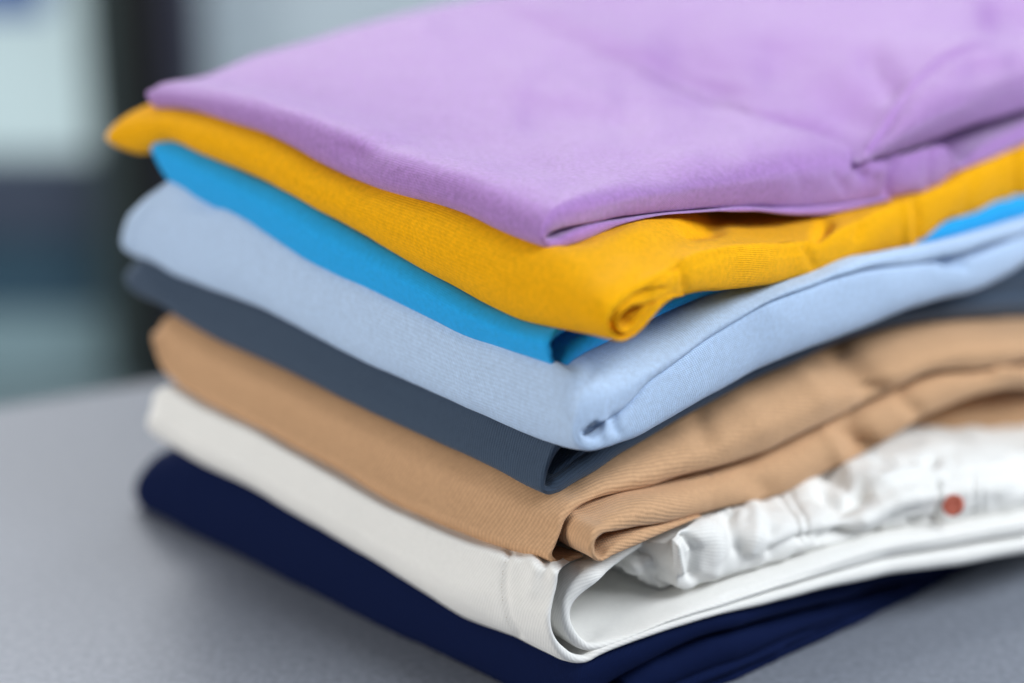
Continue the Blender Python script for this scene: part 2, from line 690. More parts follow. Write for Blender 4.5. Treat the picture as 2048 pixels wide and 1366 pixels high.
M_copper = plain('copper_button', srgb(186, 100, 82), rough=0.45, spec=0.5)
M_thread_w = plain('white_thread', srgb(205, 202, 200), rough=0.8)
M_thread_b = plain('beige_thread', srgb(158, 138, 112), rough=0.8)
M_copper.node_tree.nodes['Principled BSDF'].inputs['Metallic'].default_value = 0.35
M_thread_p = plain('lilac_thread', srgb(190, 158, 214), rough=0.8)
M_thread_y = plain('yellow_thread', srgb(240, 168, 20), rough=0.8)
M_thread_t = plain('tan_thread', srgb(176, 130, 88), rough=0.8)

# ------------------------------------------------------------------ setting: table, floor, wall
def box(name, corners, z0, z1, mat, parent=None, bevel=0.0):
    """prism over a polygon of (x,y) corners"""
    n = len(corners)
    V = [(x, y, z0) for x, y in corners] + [(x, y, z1) for x, y in corners]
    Fs = [tuple(range(n))[::-1], tuple(range(n, 2 * n))] + [(i, (i + 1) % n, n + (i + 1) % n, n + i) for i in range(n)]
    me = bpy.data.meshes.new(name)
    me.from_pydata(V, [], Fs)
    me.materials.append(mat)
    o = bpy.data.objects.new(name, me)
    scene.collection.objects.link(o)
    if bevel:
        bv = o.modifiers.new('bevel', 'BEVEL')
        bv.width = bevel
        bv.segments = 3
    if parent:
        o.parent = parent
    return o


M_table = plain('grey_laminate', srgb(120, 125, 135), rough=0.45, spec=0.35, noise_amt=0.17, nscale=300, bump=0.00012, bscale=900)
M_leg = plain('dark_metal', srgb(40, 42, 46), rough=0.5)
M_floor = plain('grey_floor', srgb(120, 138, 142), rough=0.6, noise_amt=0.1, nscale=3)

e_dir = np.array([0.0781, 0.0392])
e_dir = e_dir / np.linalg.norm(e_dir)
e_nrm = np.array([e_dir[1], -e_dir[0]])               # towards the camera side of the table
A = np.array([-0.2367, 0.386])
tp = [A - e_dir * 0.75, A + e_dir * 0.95, A + e_dir * 0.95 + e_nrm * 1.1, A - e_dir * 0.75 + e_nrm * 1.1]
table = thing('table', 'grey smooth table carrying the whole stack of folded clothes', 'table')
box('tabletop', [tuple(p) for p in tp][::-1], -0.03, 0.0, M_table, table, 0.002)
for ca, cb in ((0.06, 0.06), (1.64, 0.06), (0.06, 1.04), (1.64, 1.04)):
    c = A - e_dir * 0.75 + e_dir * ca + e_nrm * cb
    sq = [tuple(c + e_dir * a + e_nrm * b_) for a, b_ in ((-.02, -.02), (.02, -.02), (.02, .02), (-.02, .02))]
    box('leg', sq[::-1], -0.75, -0.03, M_leg, table, 0.002)

fl = box('floor', [(-3, -2), (3, -2), (3, 2.6), (-3, 2.6)], -0.80, -0.75, M_floor)
fl['kind'] = 'structure'
BY = 2.30


def bx_from_px(px):
    t = (BY - CAM[1]) / ray(px, 300)[1]
    return CAM[0] + ray(px, 300)[0] * t


def bz_from_px(py):
    t = (BY - CAM[1]) / ray(300, py)[1]
    return CAM[2] + ray(300, py)[2] * t


M_wall = plain('pale_wall', srgb(206, 218, 226), rough=0.8, noise_amt=0.08, nscale=1.5)
w = box('wall', [(-3, BY + 0.12), (3, BY + 0.12), (3, BY + 0.2), (-3, BY + 0.2)], -0.75, 1.9, M_wall)
w['kind'] = 'structure'

glass = thing('window', 'pale out of focus window left of the dark post behind the stack', 'window')
M_pane = plain('bright_pane', srgb(150, 170, 172), rough=0.3, noise_amt=0.25, nscale=2.5, emit=srgb(196, 214, 218), estr=0.62)
M_pane2 = plain('teal_panel', srgb(68, 96, 114), rough=0.3)
M_pane3 = plain('sage_panel', srgb(140, 163, 170), rough=0.5, emit=srgb(140, 168, 174), estr=0.15)  # weak glow added to lift its tone; the panel is no light source
M_rail = plain('grey_rail', srgb(78, 86, 104), rough=0.5)
M_bluepane = plain('blue_blind', srgb(48, 88, 165), rough=0.5)
X0, X1 = -2.2, bx_from_px(262)


def panel(name, x0, x1, ya, yb, mat, dy, th=0.03):
    return box(name, [(x0, BY + dy), (x1, BY + dy), (x1, BY + dy + th), (x0, BY + dy + th)],
               bz_from_px(yb), bz_from_px(ya), mat, glass)


panel('pane', X0, X1 - 0.06, 30, 318, M_pane, 0.03)
panel('rail', X0, X1 - 0.06, 321, 470, M_rail, 0.0)
panel('lower_panel', X0, X1 - 0.06, 473, 632, M_pane2, 0.02)
panel('kick_panel', X0, X1 - 0.06, 635, 765, M_pane3, 0.03)
panel('blind', X0, bx_from_px(110), -400, 26, M_bluepane, 0.0)
panel('upper_pane', bx_from_px(112), X1 - 0.03, -400, 26, M_pane, 0.04)

M_stile = plain('green_grey_stile', srgb(84, 98, 98), rough=0.6)
panel('stile', X1 - 0.058, X1 - 0.004, -400, 765, M_stile, -0.01, 0.05)
post = thing('post', 'near black upright post standing behind the purple and yellow corners', 'post')
M_post = plain('black_post', srgb(16, 17, 17), rough=0.6)
M_post2 = plain('plum_grey_edge', srgb(50, 50, 68), rough=0.5)
PY = BY - 0.15
s = (PY - CAM[1]) / (BY - CAM[1])
xa, xb, xc = [CAM[0] + (bx_from_px(p) - CAM[0]) * s for p in (243, 335, 402)]
box('shaft', [(xa, PY), (xb, PY), (xb, PY + 0.1), (xa, PY + 0.1)], -0.75, 1.9, M_post, post)
box('edge_trim', [(xb + 0.001, PY + 0.01), (xc, PY + 0.01), (xc, PY + 0.09), (xb + 0.001, PY + 0.09)], -0.75, 1.9, M_post2, post)

# ------------------------------------------------------------------ the folded clothes, top to bottom
GROUP = 'folded clothes stacked on the table'
# shared contours along the left face (photo pixels, front corner first)
c_py = [(1085, 490), (1076, 488), (988, 455), (900, 417), (836, 395), (750, 371), (660, 336), (582, 293), (504, 254),
        (426, 230), (359, 215)]
c_yb = [(1117, 656), (1046, 640), (973, 610), (900, 570), (860, 548), (790, 508), (720, 468), (650, 429), (553, 374),
        (479, 341), (406, 308)]
c_bl = [(1110, 741), (1050, 719), (1000, 702), (950, 686), (850, 640), (750, 592), (650, 548), (553, 488), (479, 440), (388, 393)]
c_ls = [(1165, 897), (1120, 889), (1075, 875), (1000, 843), (900, 799), (800, 756), (639, 677), (529, 620), (420, 576), (354, 550)]
c_st = [(1090, 985), (1058, 972), (1004, 944), (950, 917), (800, 849), (683, 796), (551, 730), (441, 682), (375, 645)]
c_tw = [(1110, 1128), (1085, 1119), (1004, 1096), (950, 1077), (880, 1048), (800, 1011), (705, 958), (595, 897), (507, 849), (420, 809)]
c_wn = [(1140, 1324), (1116, 1318), (1084, 1303), (1030, 1276), (932, 1236), (860, 1190), (786, 1143), (639, 1055), (493, 972), (395, 923)]

# --- purple
fr = Frame(0.0193, [(1085, 440), (1000, 402), (875, 352), (758, 318), (691, 286), (582, 238), (469, 203), (400, 190), (345, 181), (305, 179), (284, 186)],
           c_py + [(330, 213), (303, 211), (285, 184)],
           length=[(-0.01, 0.265), (0, 0.268), (0.03, 0.275), (0.07, 0.285), (0.2, 0.285), (0.36, 0.30)])
fr_purple = fr
fr.corner = 0.004
pu = thing('folded_shirt', 'lilac purple folded shirt lying on top of the stack', 'shirt', GROUP)
p1 = [(2120, 215, 2120, 258, .003, .003), (2048, 247, 2048, 284, .003, .003), (1955, 295, 1955, 325, .003, .003), (1908, 322, 1904, 347, .003, .003), (1892, 292, 1885, 364, .003, .003), (1850, 294, 1850, 382, .004, .004), (1800, 304, 1806, 388, .006, .004),
      (1760, 290, 1765, 399, .012, .004), (1700, 275, 1712, 406, .025, .004), (1600, 268, 1610, 414, .03, .004), (1500, 280, 1500, 413, .03, .004), (1400, 300, 1400, 419, .028, .003), (1300, 328, 1300, 428, .022, .003), (1235, 352, 1235, 435, .015, .002),
      (1185, 374, 1188, 442, .01, .002), (1143, 392, 1150, 446, .006, .0015), (1115, 408, 1119, 453, .004, .0015), (1096, 428, 1100, 461, .002, .0012), (1084, 451, 1091, 468, .0012, .0012), (1079, 474, 1087, 474, .0012, .0012),
      (1085, 488, 1091, 479, .0012, .0012), (1102, 494, 1108, 480, .0012, .0012), (1125, 490, 1128, 473, .0015, .0012), (1150, 482, 1152, 463, .0015, .0012), (1193, 466, 1190, 450, .0015, .0012), (1251, 447, 1249, 438, .0015, .0012),
      (1310, 434, 1308, 428, .0012, .0012), (1400, 427, 1400, 420, .0012, .0012), (1500, 424, 1500, 414, .0012, .0012), (1567, 428, 1567, 418, .0012, .0012), (1660, 427, 1660, 413, .0012, .0012), (1727, 412, 1725, 404, .0012, .0012), (1781, 400, 1780, 393, .0012, .0012)]
p_strokes = [([(1714, 312), (1712, 330), (1730, 352)], 6, 0.0025), ([(1790, 322), (1782, 350), (1776, 385)], 8, 0.0022), ([(1735, 325), (1760, 340)], 10, -0.002),
             ([(1370, 130), (1430, 170)], 60, 0.006), ([(1080, 228), (1240, 250)], 42, 0.0024), ([(1040, 160), (1200, 190)], 40, -0.002), ([(1560, 150), (1700, 200)], 60, 0.005), ([(1740, 120), (1780, 170)], 30, 0.004), ([(1500, 330), (1620, 320)], 40, -0.0012),
             ([(1150, 300), (1400, 260), (1600, 230)], 50, -0.002), ([(690, 300), (720, 312)], 18, 0.002), ([(2000, -10), (2080, 10)], 50, 0.02),
             ([(1860, 300), (1858, 370)], 8, 0.001), ([(1670, 350), (1690, 380)], 8, 0.001), ([(1580, 330), (1600, 360)], 12, 0.0008)]
pbody = make('body', fold(fr, p1, top_back=[(0, .2160), (.03, .2195), (.07, .2250), (.12, .2295), (.16, .2325), (.19, .2338), (.22, .2350), (.36, .238)], drop=[(.198, 0), (.22, -.004)], wrinkle=0.0014, wscale=20, seed=16, ncap=22, nback=110, strokes=p_strokes), M_purple, pu)
p2 = [(2120, 58, 2120, 202, .04, .004), (2048, 68, 2048, 222, .04, .004), (2000, 73, 1990, 238, .04, .004), (1941, 84, 1925, 256, .036, .004), (1898, 105, 1880, 275, .034, .004), (1863, 133, 1842, 289, .03, .004), (1824, 168, 1800, 305, .024, .004),
      (1792, 207, 1772, 314, .018, .003), (1757, 262, 1742, 322, .01, .002), (1732, 300, 1726, 328, .004, .002), (1722, 316, 1720, 326, .002, .001), (1690, 324, 1690, 332, .002, .002, .006), (1640, 336, 1640, 344, .002, .002, .012), (1590, 344, 1590, 352, .002, .002, .014)]
fuzz(pbody, [(1000, 380, 1500, 500)], 900, M_purple, seed=1)
sleeve = make('sleeve', fold(fr, p2, rec=-0.001, top_back=[(0, .2160), (.03, .2195), (.07, .2250), (.12, .2295), (.16, .2325), (.19, .2338), (.22, .2350), (.36, .238)], drop=[(.165, -.007), (.18, -.0045), (.192, -.0018), (.203, .0004)], all_top=True, wrinkle=0.0014, wscale=20, seed=16, ncap=40, nback=90,
                    strokes=p_strokes[3:11] + [([(1740, 300), (1772, 262), (1806, 207), (1838, 168), (1878, 133), (1912, 110), (1950, 94), (2010, 84)], 5, 0.0014),
                             ([(1735, 290), (1760, 250), (1796, 196), (1828, 157), (1868, 122), (1905, 97), (1945, 80)], 6, -0.001),
                             ([(1960, 130), (2030, 120)], 40, 0.003), ([(2000, 30), (2060, 40)], 30, 0.006)]), M_purple, pu)
stitches(sleeve, [(1752, 282), (1780, 240), (1812, 194), (1846, 156), (1884, 124), (1920, 102)], M_thread_p)

# --- yellow
fr = Frame(-0.018, [(1238, 596), (1205, 574), (1160, 541), (1120, 514), (1085, 497), (1070, 491)] + c_py[2:] + [(301, 212), (262, 220), (230, 243), (214, 268)],
           [(1233, 683), (1180, 668)] + c_yb + [(345, 282), (315, 296), (290, 303), (260, 304), (228, 294), (215, 276)],
           y0x=[(0, -0.018), (0.02, -0.018), (0.06, -0.012), (0.12, 0.0), (0.2, 0.008), (0.28, 0.015), (0.36, 0.015)])
ceil = ceiling(fr_purple, [(1102, 496), (1125, 492), (1150, 484), (1193, 467), (1251, 448), (1310, 434), (1400, 428), (1567, 429), (1660, 428), (1727, 413), (1781, 401), (1850, 384), (1885, 366), (1904, 348), (1955, 327), (2048, 286), (2120, 260)])
fr_yellow = fr
ye = thing('folded_shirt', 'golden yellow folded shirt with a tightly rolled corner, second from the top', 'shirt', GROUP)
y1 = [(2120, 262, 2120, 385, .004, .004), (2048, 290, 2048, 398, .004, .004), (2019, 300, 2019, 413, .004, .004), (1995, 312, 1995, 411, .004, .004), (1955, 330, 1955, 427, .004, .004), (1888, 366, 1888, 443, .004, .004),
      (1829, 391, 1829, 489, .004, .004), (1781, 406, 1768, 502, .004, .004), (1714, 441, 1714, 518, .004, .004), (1660, 462, 1634, 541, .004, .004), (1607, 480, 1580, 558, .004, .004), (1500, 487, 1500, 572, .004, .004),
      (1440, 491, 1440, 579, .004, .004), (1400, 500, 1392, 583, .004, .004), (1362, 516, 1356, 590, .003, .004), (1334, 536, 1338, 586, .003, .003), (1308, 552, 1318, 576, .002, .002), (1280, 565, 1290, 576, .0015, .0015),
      (1254, 580, 1262, 590, .0012, .0012), (1230, 597, 1238, 605, .0012, .0012), (1213, 617, 1222, 622, .0012, .0012), (1205, 638, 1214, 639, .0012, .0012), (1209, 660, 1217, 657, .0012, .0012), (1221, 676, 1228, 669, .0012, .0012),
      (1239, 683, 1242, 674, .0012, .0012), (1259, 678, 1256, 668, .0012, .0012), (1281, 660, 1274, 651, .0015, .0015), (1298, 640, 1289, 631, .0015, .0015), (1318, 617, 1306, 609, .0015, .0015), (1340, 599, 1328, 590, .0015, .0015), (1366, 590, 1356, 581, .0015, .0015, .002)]
ybody = make('body', fold(fr, y1, ceil=ceil, wrinkle=0.0007, wscale=30, seed=14,
                  strokes=[([(1385, 458), (1430, 452)], 15, 0.005), ([(1640, 470), (1652, 450)], 12, 0.004), ([(1832, 402), (1838, 440), (1834, 480)], 9, 0.0018),
                           ([(1812, 408), (1816, 480)], 8, -0.0015), ([(2032, 300), (2034, 400)], 7, 0.0022), ([(1358, 530), (1362, 560), (1366, 575)], 12, 0.0016),
                           ([(1720, 455), (1712, 470)], 8, 0.0015), ([(1612, 498), (1626, 530)], 8, 0.0014), ([(1200, 590), (1240, 560), (1300, 530)], 30, -0.0016),
                           ([(1300, 572), (1350, 540), (1400, 520), (1500, 510), (1620, 500)], 2.2, 0.0006),
                           ([(1260, 590), (1320, 562), (1350, 532), (1400, 510), (1500, 498)], 1.8, 0.0006),
                           ([(1945, 350), (1930, 420)], 10, 0.0012)]), M_yellow, ye)
fuzz(ybody, [(1050, 470, 1600, 690)], 1300, M_yellow, seed=2)
stitches(ybody, [(1430, 506), (1500, 499), (1600, 490), (1660, 472)], M_thread_y, pitch=0.0022)
y2 = [(1352, 538, 1352, 590), (1322, 560, 1324, 600), (1290, 578, 1294, 608), (1262, 592, 1270, 612), (1243, 606, 1251, 615), (1229, 622, 1237, 628), (1221, 642, 1232, 641), (1227, 658, 1236, 652),
      (1240, 667, 1245, 656), (1256, 662, 1256, 650), (1274, 646, 1266, 637), (1290, 626, 1275, 624), (1312, 600, 1290, 608)]
make('rolled_hem', fold(fr, [p + (.002, .002) for p in y2], rec=0.0005, step=0.001, wrinkle=0.0005, wscale=120, seed=15, depth=0.03,
                        strokes=[([(1330, 572), (1290, 592), (1255, 603), (1232, 630), (1233, 655), (1250, 658), (1275, 637), (1300, 608)], 1.6, 0.0010),
                                 ([(1230, 612), (1224, 640), (1230, 662)], 1.4, 0.0008)]), M_yellow, ye)

# --- bright blue
fr = Frame(0.0125, [(1117, 656)] + c_yb[1:] + [(340, 277), (318, 271), (301, 293)],
           c_bl + [(348, 372), (322, 345), (307, 320), (300, 300)])
ceil = ceiling(fr_yellow, [(1239, 684), (1259, 679), (1281, 661), (1318, 618), (1345, 596), (1392, 584), (1500, 573), (1634, 542), (1768, 503), (1829, 490), (1888, 444), (1955, 428), (2048, 399), (2120, 386)])
fr_blue = fr
bb = thing('folded_shirt', 'bright azure blue folded shirt between the yellow and light blue ones', 'shirt', GROUP)
b1 = [(1240, 615, 1244, 628), (1190, 628, 1194, 640), (1150, 638, 1156, 650), (1122, 650, 1130, 661), (1101, 663, 1111, 672), (1087, 684, 1097, 686), (1090, 705, 1101, 703), (1098, 727, 1108, 719), (1109, 741, 1114, 728),
      (1122, 739, 1119, 722), (1140, 724, 1130, 692, .002, .003), (1174, 701, 1160, 668, .003, .003), (1206, 685, 1196, 650, .004, .003), (1262, 658, 1255, 618, .004, .004), (1330, 622, 1325, 585, .005, .005),
      (1400, 592, 1400, 555, .005, .005), (1500, 574, 1500, 545, .005, .005), (1640, 540, 1640, 512, .005, .005), (1768, 506, 1768, 478, .005, .005), (1829, 493, 1829, 455, .005, .005), (1901, 478, 1901, 430, .006, .006),
      (1982, 457, 1982, 402, .006, .006), (2048, 437, 2048, 385, .006, .006), (2120, 412, 2120, 360, .006, .006)]
b1 = [p if len(p) > 4 else p + (.0015, .0015) for p in b1]
make('body', fold(fr, b1, ceil=ceil, wrinkle=0.0005, wscale=30, seed=13,
                  strokes=[([(1107, 670), (1096, 684), (1102, 705)], 3, -0.0006)]), M_blue, bb)

# --- light blue
fr = Frame(-0.002, [(1165, 825), (1135, 760)] + c_bl[:] + [(348, 374), (312, 394), (275, 424), (247, 458), (241, 480)],
           c_ls + [(315, 528), (278, 514), (250, 508), (241, 492)],
           y0x=[(0, -0.002), (0.1, -0.004), (0.3, 0.0)])
ceil = ceiling(fr_blue, [(1109, 742), (1122, 740), (1140, 725), (1206, 686), (1262, 659), (1330, 623), (1400, 593), (1640, 541), (1829, 494), (1982, 458), (2048, 438), (2120, 413)])
fr_light = fr
lb = thing('folded_shirt', 'light blue folded shirt with a small puckered notch at its corner', 'shirt', GROUP)
l1 = [(2120, 405, 2120, 455, .003, .003), (2048, 432, 2048, 468, .003, .003), (1982, 452, 1982, 484, .003, .003), (1901, 474, 1901, 512, .003, .003), (1829, 488, 1829, 526, .004, .003), (1722, 508, 1722, 538, .006, .003),
      (1641, 522, 1641, 560, .012, .003), (1593, 532, 1593, 579, .016, .003), (1510, 548, 1529, 605, .02, .003), (1430, 570, 1464, 643, .024, .003), (1360, 604, 1400, 682, .024, .003), (1285, 660, 1323, 739, .022, .003),
      (1245, 695, 1286, 766, .018, .003), (1215, 722, 1262, 795, .014, .003), (1192, 742, 1232, 825, .01, .003), (1173, 757, 1206, 841, .006, .002), (1158, 780, 1188, 850, .003, .002), (1147, 815, 1174, 856, .002, .0015), (1141, 845, 1165, 862, .002, .0015),
      (1141, 872, 1163, 869, .002, .0015), (1150, 890, 1168, 875, .002, .0015), (1170, 900, 1181, 877, .002, .002), (1206, 894, 1200, 860, .004, .003), (1230, 884, 1220, 840, .006, .003), (1250, 876, 1245, 820, .008, .003),
      (1302, 846, 1298, 766, .01, .003), (1356, 812, 1345, 730, .012, .003), (1410, 785, 1398, 690, .012, .003), (1497, 736, 1464, 650, .012, .003), (1593, 698, 1529, 612, .012, .003), (1690, 660, 1655, 566, .012, .003),
      (1770, 627, 1740, 545, .012, .003), (1851, 602, 1830, 533, .01, .003), (1947, 576, 1925, 526, .008, .003), (1996, 553, 1970, 510, .007, .003), (2048, 520, 2032, 482, .006, .003), (2120, 472, 2105, 455, .006, .003)]
l1 = [p[:3] + (p[3] - 6,) + p[4:] if (k > 24 and p[0] > 1290) else p for k, p in enumerate(l1)]
lbody = make('body', fold(fr, l1, ceil=ceil, wrinkle=0.0006, wscale=30, seed=12,
                  strokes=[([(1212, 870), (1214, 845)], 8, -0.0012), ([(1235, 862), (1228, 838)], 9, 0.0014),
                           ([(1165, 866), (1192, 848)], 4, 0.002), ([(1158, 840), (1150, 862), (1158, 884)], 2.5, 0.0006),
                           ([(388, 400), (420, 405)], 20, 0.003), ([(300, 420), (275, 460), (268, 500)], 6, 0.0012),
                           ([(1888, 524), (1930, 530)], 8, 0.003)]), M_light, lb)

fuzz(lbody, [(1050, 700, 1450, 910)], 1100, M_light, seed=3)

# --- slate
fr = Frame(0.0173, [(1125, 889)] + c_ls[2:] + [(315, 528), (278, 514), (247, 520), (239, 537)],
           c_st + [(354, 633), (318, 607), (288, 594), (258, 574), (240, 548)])
ceil = ceiling(fr_light, [(1170, 901), (1206, 895), (1250, 877), (1302, 847), (1356, 813), (1410, 786), (1497, 737), (1593, 699), (1770, 628), (1851, 603), (1947, 577), (2048, 521), (2120, 473)])
fr_slate = fr
sl = thing('folded_garment', 'dark slate grey folded garment between the light blue and the tan ones', 'garment', GROUP)
s1 = [(1200, 858, 1206, 872, .002, .002), (1165, 862, 1175, 876, .0015, .0015), (1135, 871, 1147, 884, .0015, .0015), (1107, 888, 1119, 896, .0012, .0012), (1091, 922, 1100, 925, .0012, .0012), (1080, 955, 1089, 955, .0012, .0012),
      (1078, 974, 1087, 969, .0012, .0012), (1089, 986, 1095, 974, .0012, .0012), (1112, 983, 1108, 958, .002, .002), (1140, 965, 1130, 940, .003, .003), (1186, 938, 1172, 910, .004, .004), (1221, 914, 1205, 886, .004, .004),
      (1262, 888, 1250, 860, .005, .005), (1330, 845, 1320, 812, .006, .006), (1410, 802, 1400, 768, .006, .006), (1500, 754, 1495, 722, .006, .006), (1593, 715, 1590, 680, .006, .006), (1690, 674, 1690, 636, .006, .006),
      (1754, 656, 1754, 612, .006, .006), (1819, 646, 1819, 590, .006, .006), (1915, 638, 1915, 558, .008, .008), (2048, 637, 2048, 520, .008, .008), (2120, 634, 2120, 490, .008, .008)]
make('body', fold(fr, s1, ceil=ceil, wrinkle=0.0005, wscale=28, seed=10,
                  strokes=[([(1800, 612), (1900, 592), (1980, 585), (2060, 580)], 8, 0.004)]), M_slate, sl)
s2 = [(1190, 884, 1194, 892), (1160, 900, 1164, 908), (1130, 922, 1134, 930), (1108, 942, 1112, 949), (1098, 958, 1101, 962)]
make('inner_layer', fold(fr, [p + (.001, .001) for p in s2], rec=0.004, wrinkle=0.0003, depth=0.1, seed=11), M_slate, sl)

# --- tan twill
fr = Frame(0.0116, [(1110, 985)] + c_st[1:] + [(354, 633), (325, 613), (306, 625), (297, 655)],
           c_tw + [(376, 783), (336, 748), (314, 695), (299, 668)],
           y0x=[(0, 0.0116), (0.06, 0.009), (0.12, 0.004), (0.18, 0.004), (0.26, -0.008), (0.36, -0.015)])
ceil = ceiling(fr_slate, [(1089, 987), (1112, 984), (1140, 966), (1186, 939), (1262, 889), (1330, 846), (1410, 803), (1500, 755), (1593, 716), (1690, 675), (1819, 647), (1915, 639), (2048, 638), (2120, 635)])
fr_tan = fr
tn = thing('folded_chinos', 'tan twill folded trousers with a dark gap between two folds at the corner', 'trousers', GROUP)
t1 = [(2120, 628, 2120, 716, .03, .004), (2048, 640, 2048, 724, .03, .004), (1915, 642, 1947, 736, .03, .004), (1819, 650, 1851, 746, .03, .004), (1754, 662, 1802, 768, .03, .004), (1700, 684, 1754, 791, .028, .004),
      (1640, 706, 1690, 823, .026, .004), (1560, 738, 1593, 865, .024, .004), (1470, 782, 1500, 913, .022, .004), (1400, 820, 1437, 932, .02, .003), (1320, 868, 1356, 951, .018, .003), (1262, 905, 1302, 970, .014, .003),
      (1215, 938, 1248, 982, .01, .002), (1178, 966, 1205, 993, .006, .002), (1155, 988, 1180, 1001, .004, .002), (1140, 1003, 1155, 1012, .002, .002), (1129, 1017, 1141, 1023, .0015, .0015), (1117, 1034, 1127, 1038, .0015, .0015),
      (1109, 1063, 1117, 1065, .0015, .0015), (1098, 1092, 1107, 1093, .0015, .0015), (1092, 1106, 1102, 1105, .0015, .0015), (1096, 1120, 1106, 1113, .0015, .0015), (1112, 1129, 1118, 1119, .0015, .0015), (1140, 1122, 1138, 1112, .0015, .0015), (1162, 1114, 1158, 1105, .0015, .0015)]
make('body', fold(fr, t1, ceil=ceil, wrinkle=0.0009, wscale=28, seed=7,
                  strokes=[([(1670, 695), (1722, 745), (1745, 775)], 28, 0.006), ([(1600, 745), (1640, 790)], 22, -0.002),
                           ([(1395, 835), (1415, 880)], 26, 0.003), ([(1480, 800), (1520, 850)], 30, -0.0015)]), M_tan, tn)
fr2 = Frame(0.0116, [(1110, 985)] + c_st[1:] + [(354, 633), (325, 613), (306, 625), (297, 655)],
            c_tw + [(376, 783), (336, 748), (314, 695), (299, 668)],
            y0x=[(0, -0.006), (0.03, -0.004), (0.08, 0.003), (0.12, 0.003), (0.18, 0.003), (0.26, -0.008), (0.36, -0.014)], length=[(0, 0.25), (0.3, 0.25)])
t2 = [(2120, 716, 2120, 762, .006, .004), (2048, 730, 2048, 775, .006, .004), (2005, 735, 2005, 776, .006, .004), (1947, 741, 1955, 788, .006, .004), (1851, 752, 1864, 825, .008, .005), (1802, 775, 1819, 846, .008, .005), (1754, 798, 1770, 876, .008, .005), (1690, 830, 1718, 908, .008, .005),
      (1593, 872, 1614, 957, .01, .006), (1500, 920, 1531, 998, .01, .006), (1437, 942, 1462, 1013, .01, .006), (1356, 966, 1400, 1028, .01, .004), (1302, 986, 1329, 1044, .008, .003), (1260, 1006, 1275, 1052, .006, .002),
      (1228, 1026, 1243, 1059, .004, .002), (1204, 1044, 1220, 1064, .003, .0015), (1187, 1058, 1200, 1069, .0015, .0015), (1178, 1076, 1188, 1079, .0015, .0015), (1176, 1099, 1187, 1098, .0015, .0015), (1183, 1116, 1191, 1109, .0015, .0015),
      (1197, 1124, 1201, 1112, .0015, .0015), (1222, 1111, 1218, 1094, .002, .002), (1276, 1084, 1272, 1062, .003, .003), (1330, 1060, 1326, 1049, .003, .002), (1400, 1032, 1396, 1028, .002, .002)]
make('lower_fold', fold(fr2, t2, inset=0.009, wrinkle=0.0007, wscale=28, seed=8,
                        strokes=[([(1700, 850), (1735, 900)], 24, 0.006), ([(1650, 860), (1680, 915)], 16, -0.002), ([(1800, 790), (1830, 820)], 18, 0.003),
                                 ([(1500, 955), (1530, 975)], 26, 0.0028), ([(1990, 745), (2048, 750)], 10, -0.003)]), M_tan, tn)
t3 = [(2120, 780, 2120, 870, .01, .004), (2048, 786, 2048, 866, .01, .004), (1964, 790, 1964, 867, .01, .004), (1900, 806, 1900, 870, .008, .004), (1850, 838, 1852, 876, .004, .003), (1780, 872, 1782, 892, .002, .002)]
make('hidden_fold', fold(fr, t3, rec=0.022, wrinkle=0.001, wscale=30, seed=9, depth=0.15), M_tan, tn)

# --- white denim
fr = Frame(0.003, [(1125, 1128)] + c_tw[1:] + [(376, 783), (345, 765), (318, 776), (303, 812)],
           c_wn + [(346, 894), (312, 870), (302, 830)],
           y0x=[(0, 0.003), (0.03, -0.007), (0.06, -0.016), (0.1, -0.025), (0.15, -0.034), (0.185, -0.045), (0.22, -0.055), (0.35, -0.063)], length=[(0, 0.270), (0.3, 0.272)])
ceil = ceiling(fr_tan, [(1112, 1130), (1140, 1123), (1197, 1125), (1222, 1112), (1330, 1061), (1400, 1033), (1531, 1002), (1614, 962), (1718, 913), (1792, 890), (1850, 877), (2048, 867), (2120, 870)])
fr_white = fr
wh = thing('folded_jeans', 'off-white folded denim trousers between the tan garment and the navy one', 'jeans', GROUP)
w1 = [(1240, 1070, 1243, 1078, .002, .002, .03), (1200, 1088, 1204, 1098, .002, .002, .026), (1160, 1104, 1164, 1113, .002, .002, .02), (1130, 1114, 1138, 1122, .002, .002, .012), (1112, 1126, 1121, 1134, .002, .002, .004), (1103, 1142, 1113, 1146),
      (1100, 1166, 1110, 1168), (1093, 1201, 1102, 1203), (1087, 1228, 1098, 1229), (1089, 1256, 1099, 1254),
      (1098, 1284, 1110, 1279), (1114, 1308, 1127, 1296), (1138, 1323, 1146, 1308), (1165, 1322, 1166, 1311), (1192, 1308, 1188, 1298),
      (1250, 1284, 1247, 1270, .003, .003), (1324, 1258, 1320, 1240, .004, .004), (1407, 1233, 1405, 1215, .004, .004), (1531, 1204, 1526, 1178, .005, .005), (1614, 1180, 1610, 1150, .006, .006),
      (1738, 1151, 1735, 1117, .006, .006), (1904, 1126, 1900, 1088, .007, .007), (2048, 1099, 2048, 1062, .007, .007), (2120, 1085, 2120, 1046, .007, .007)]
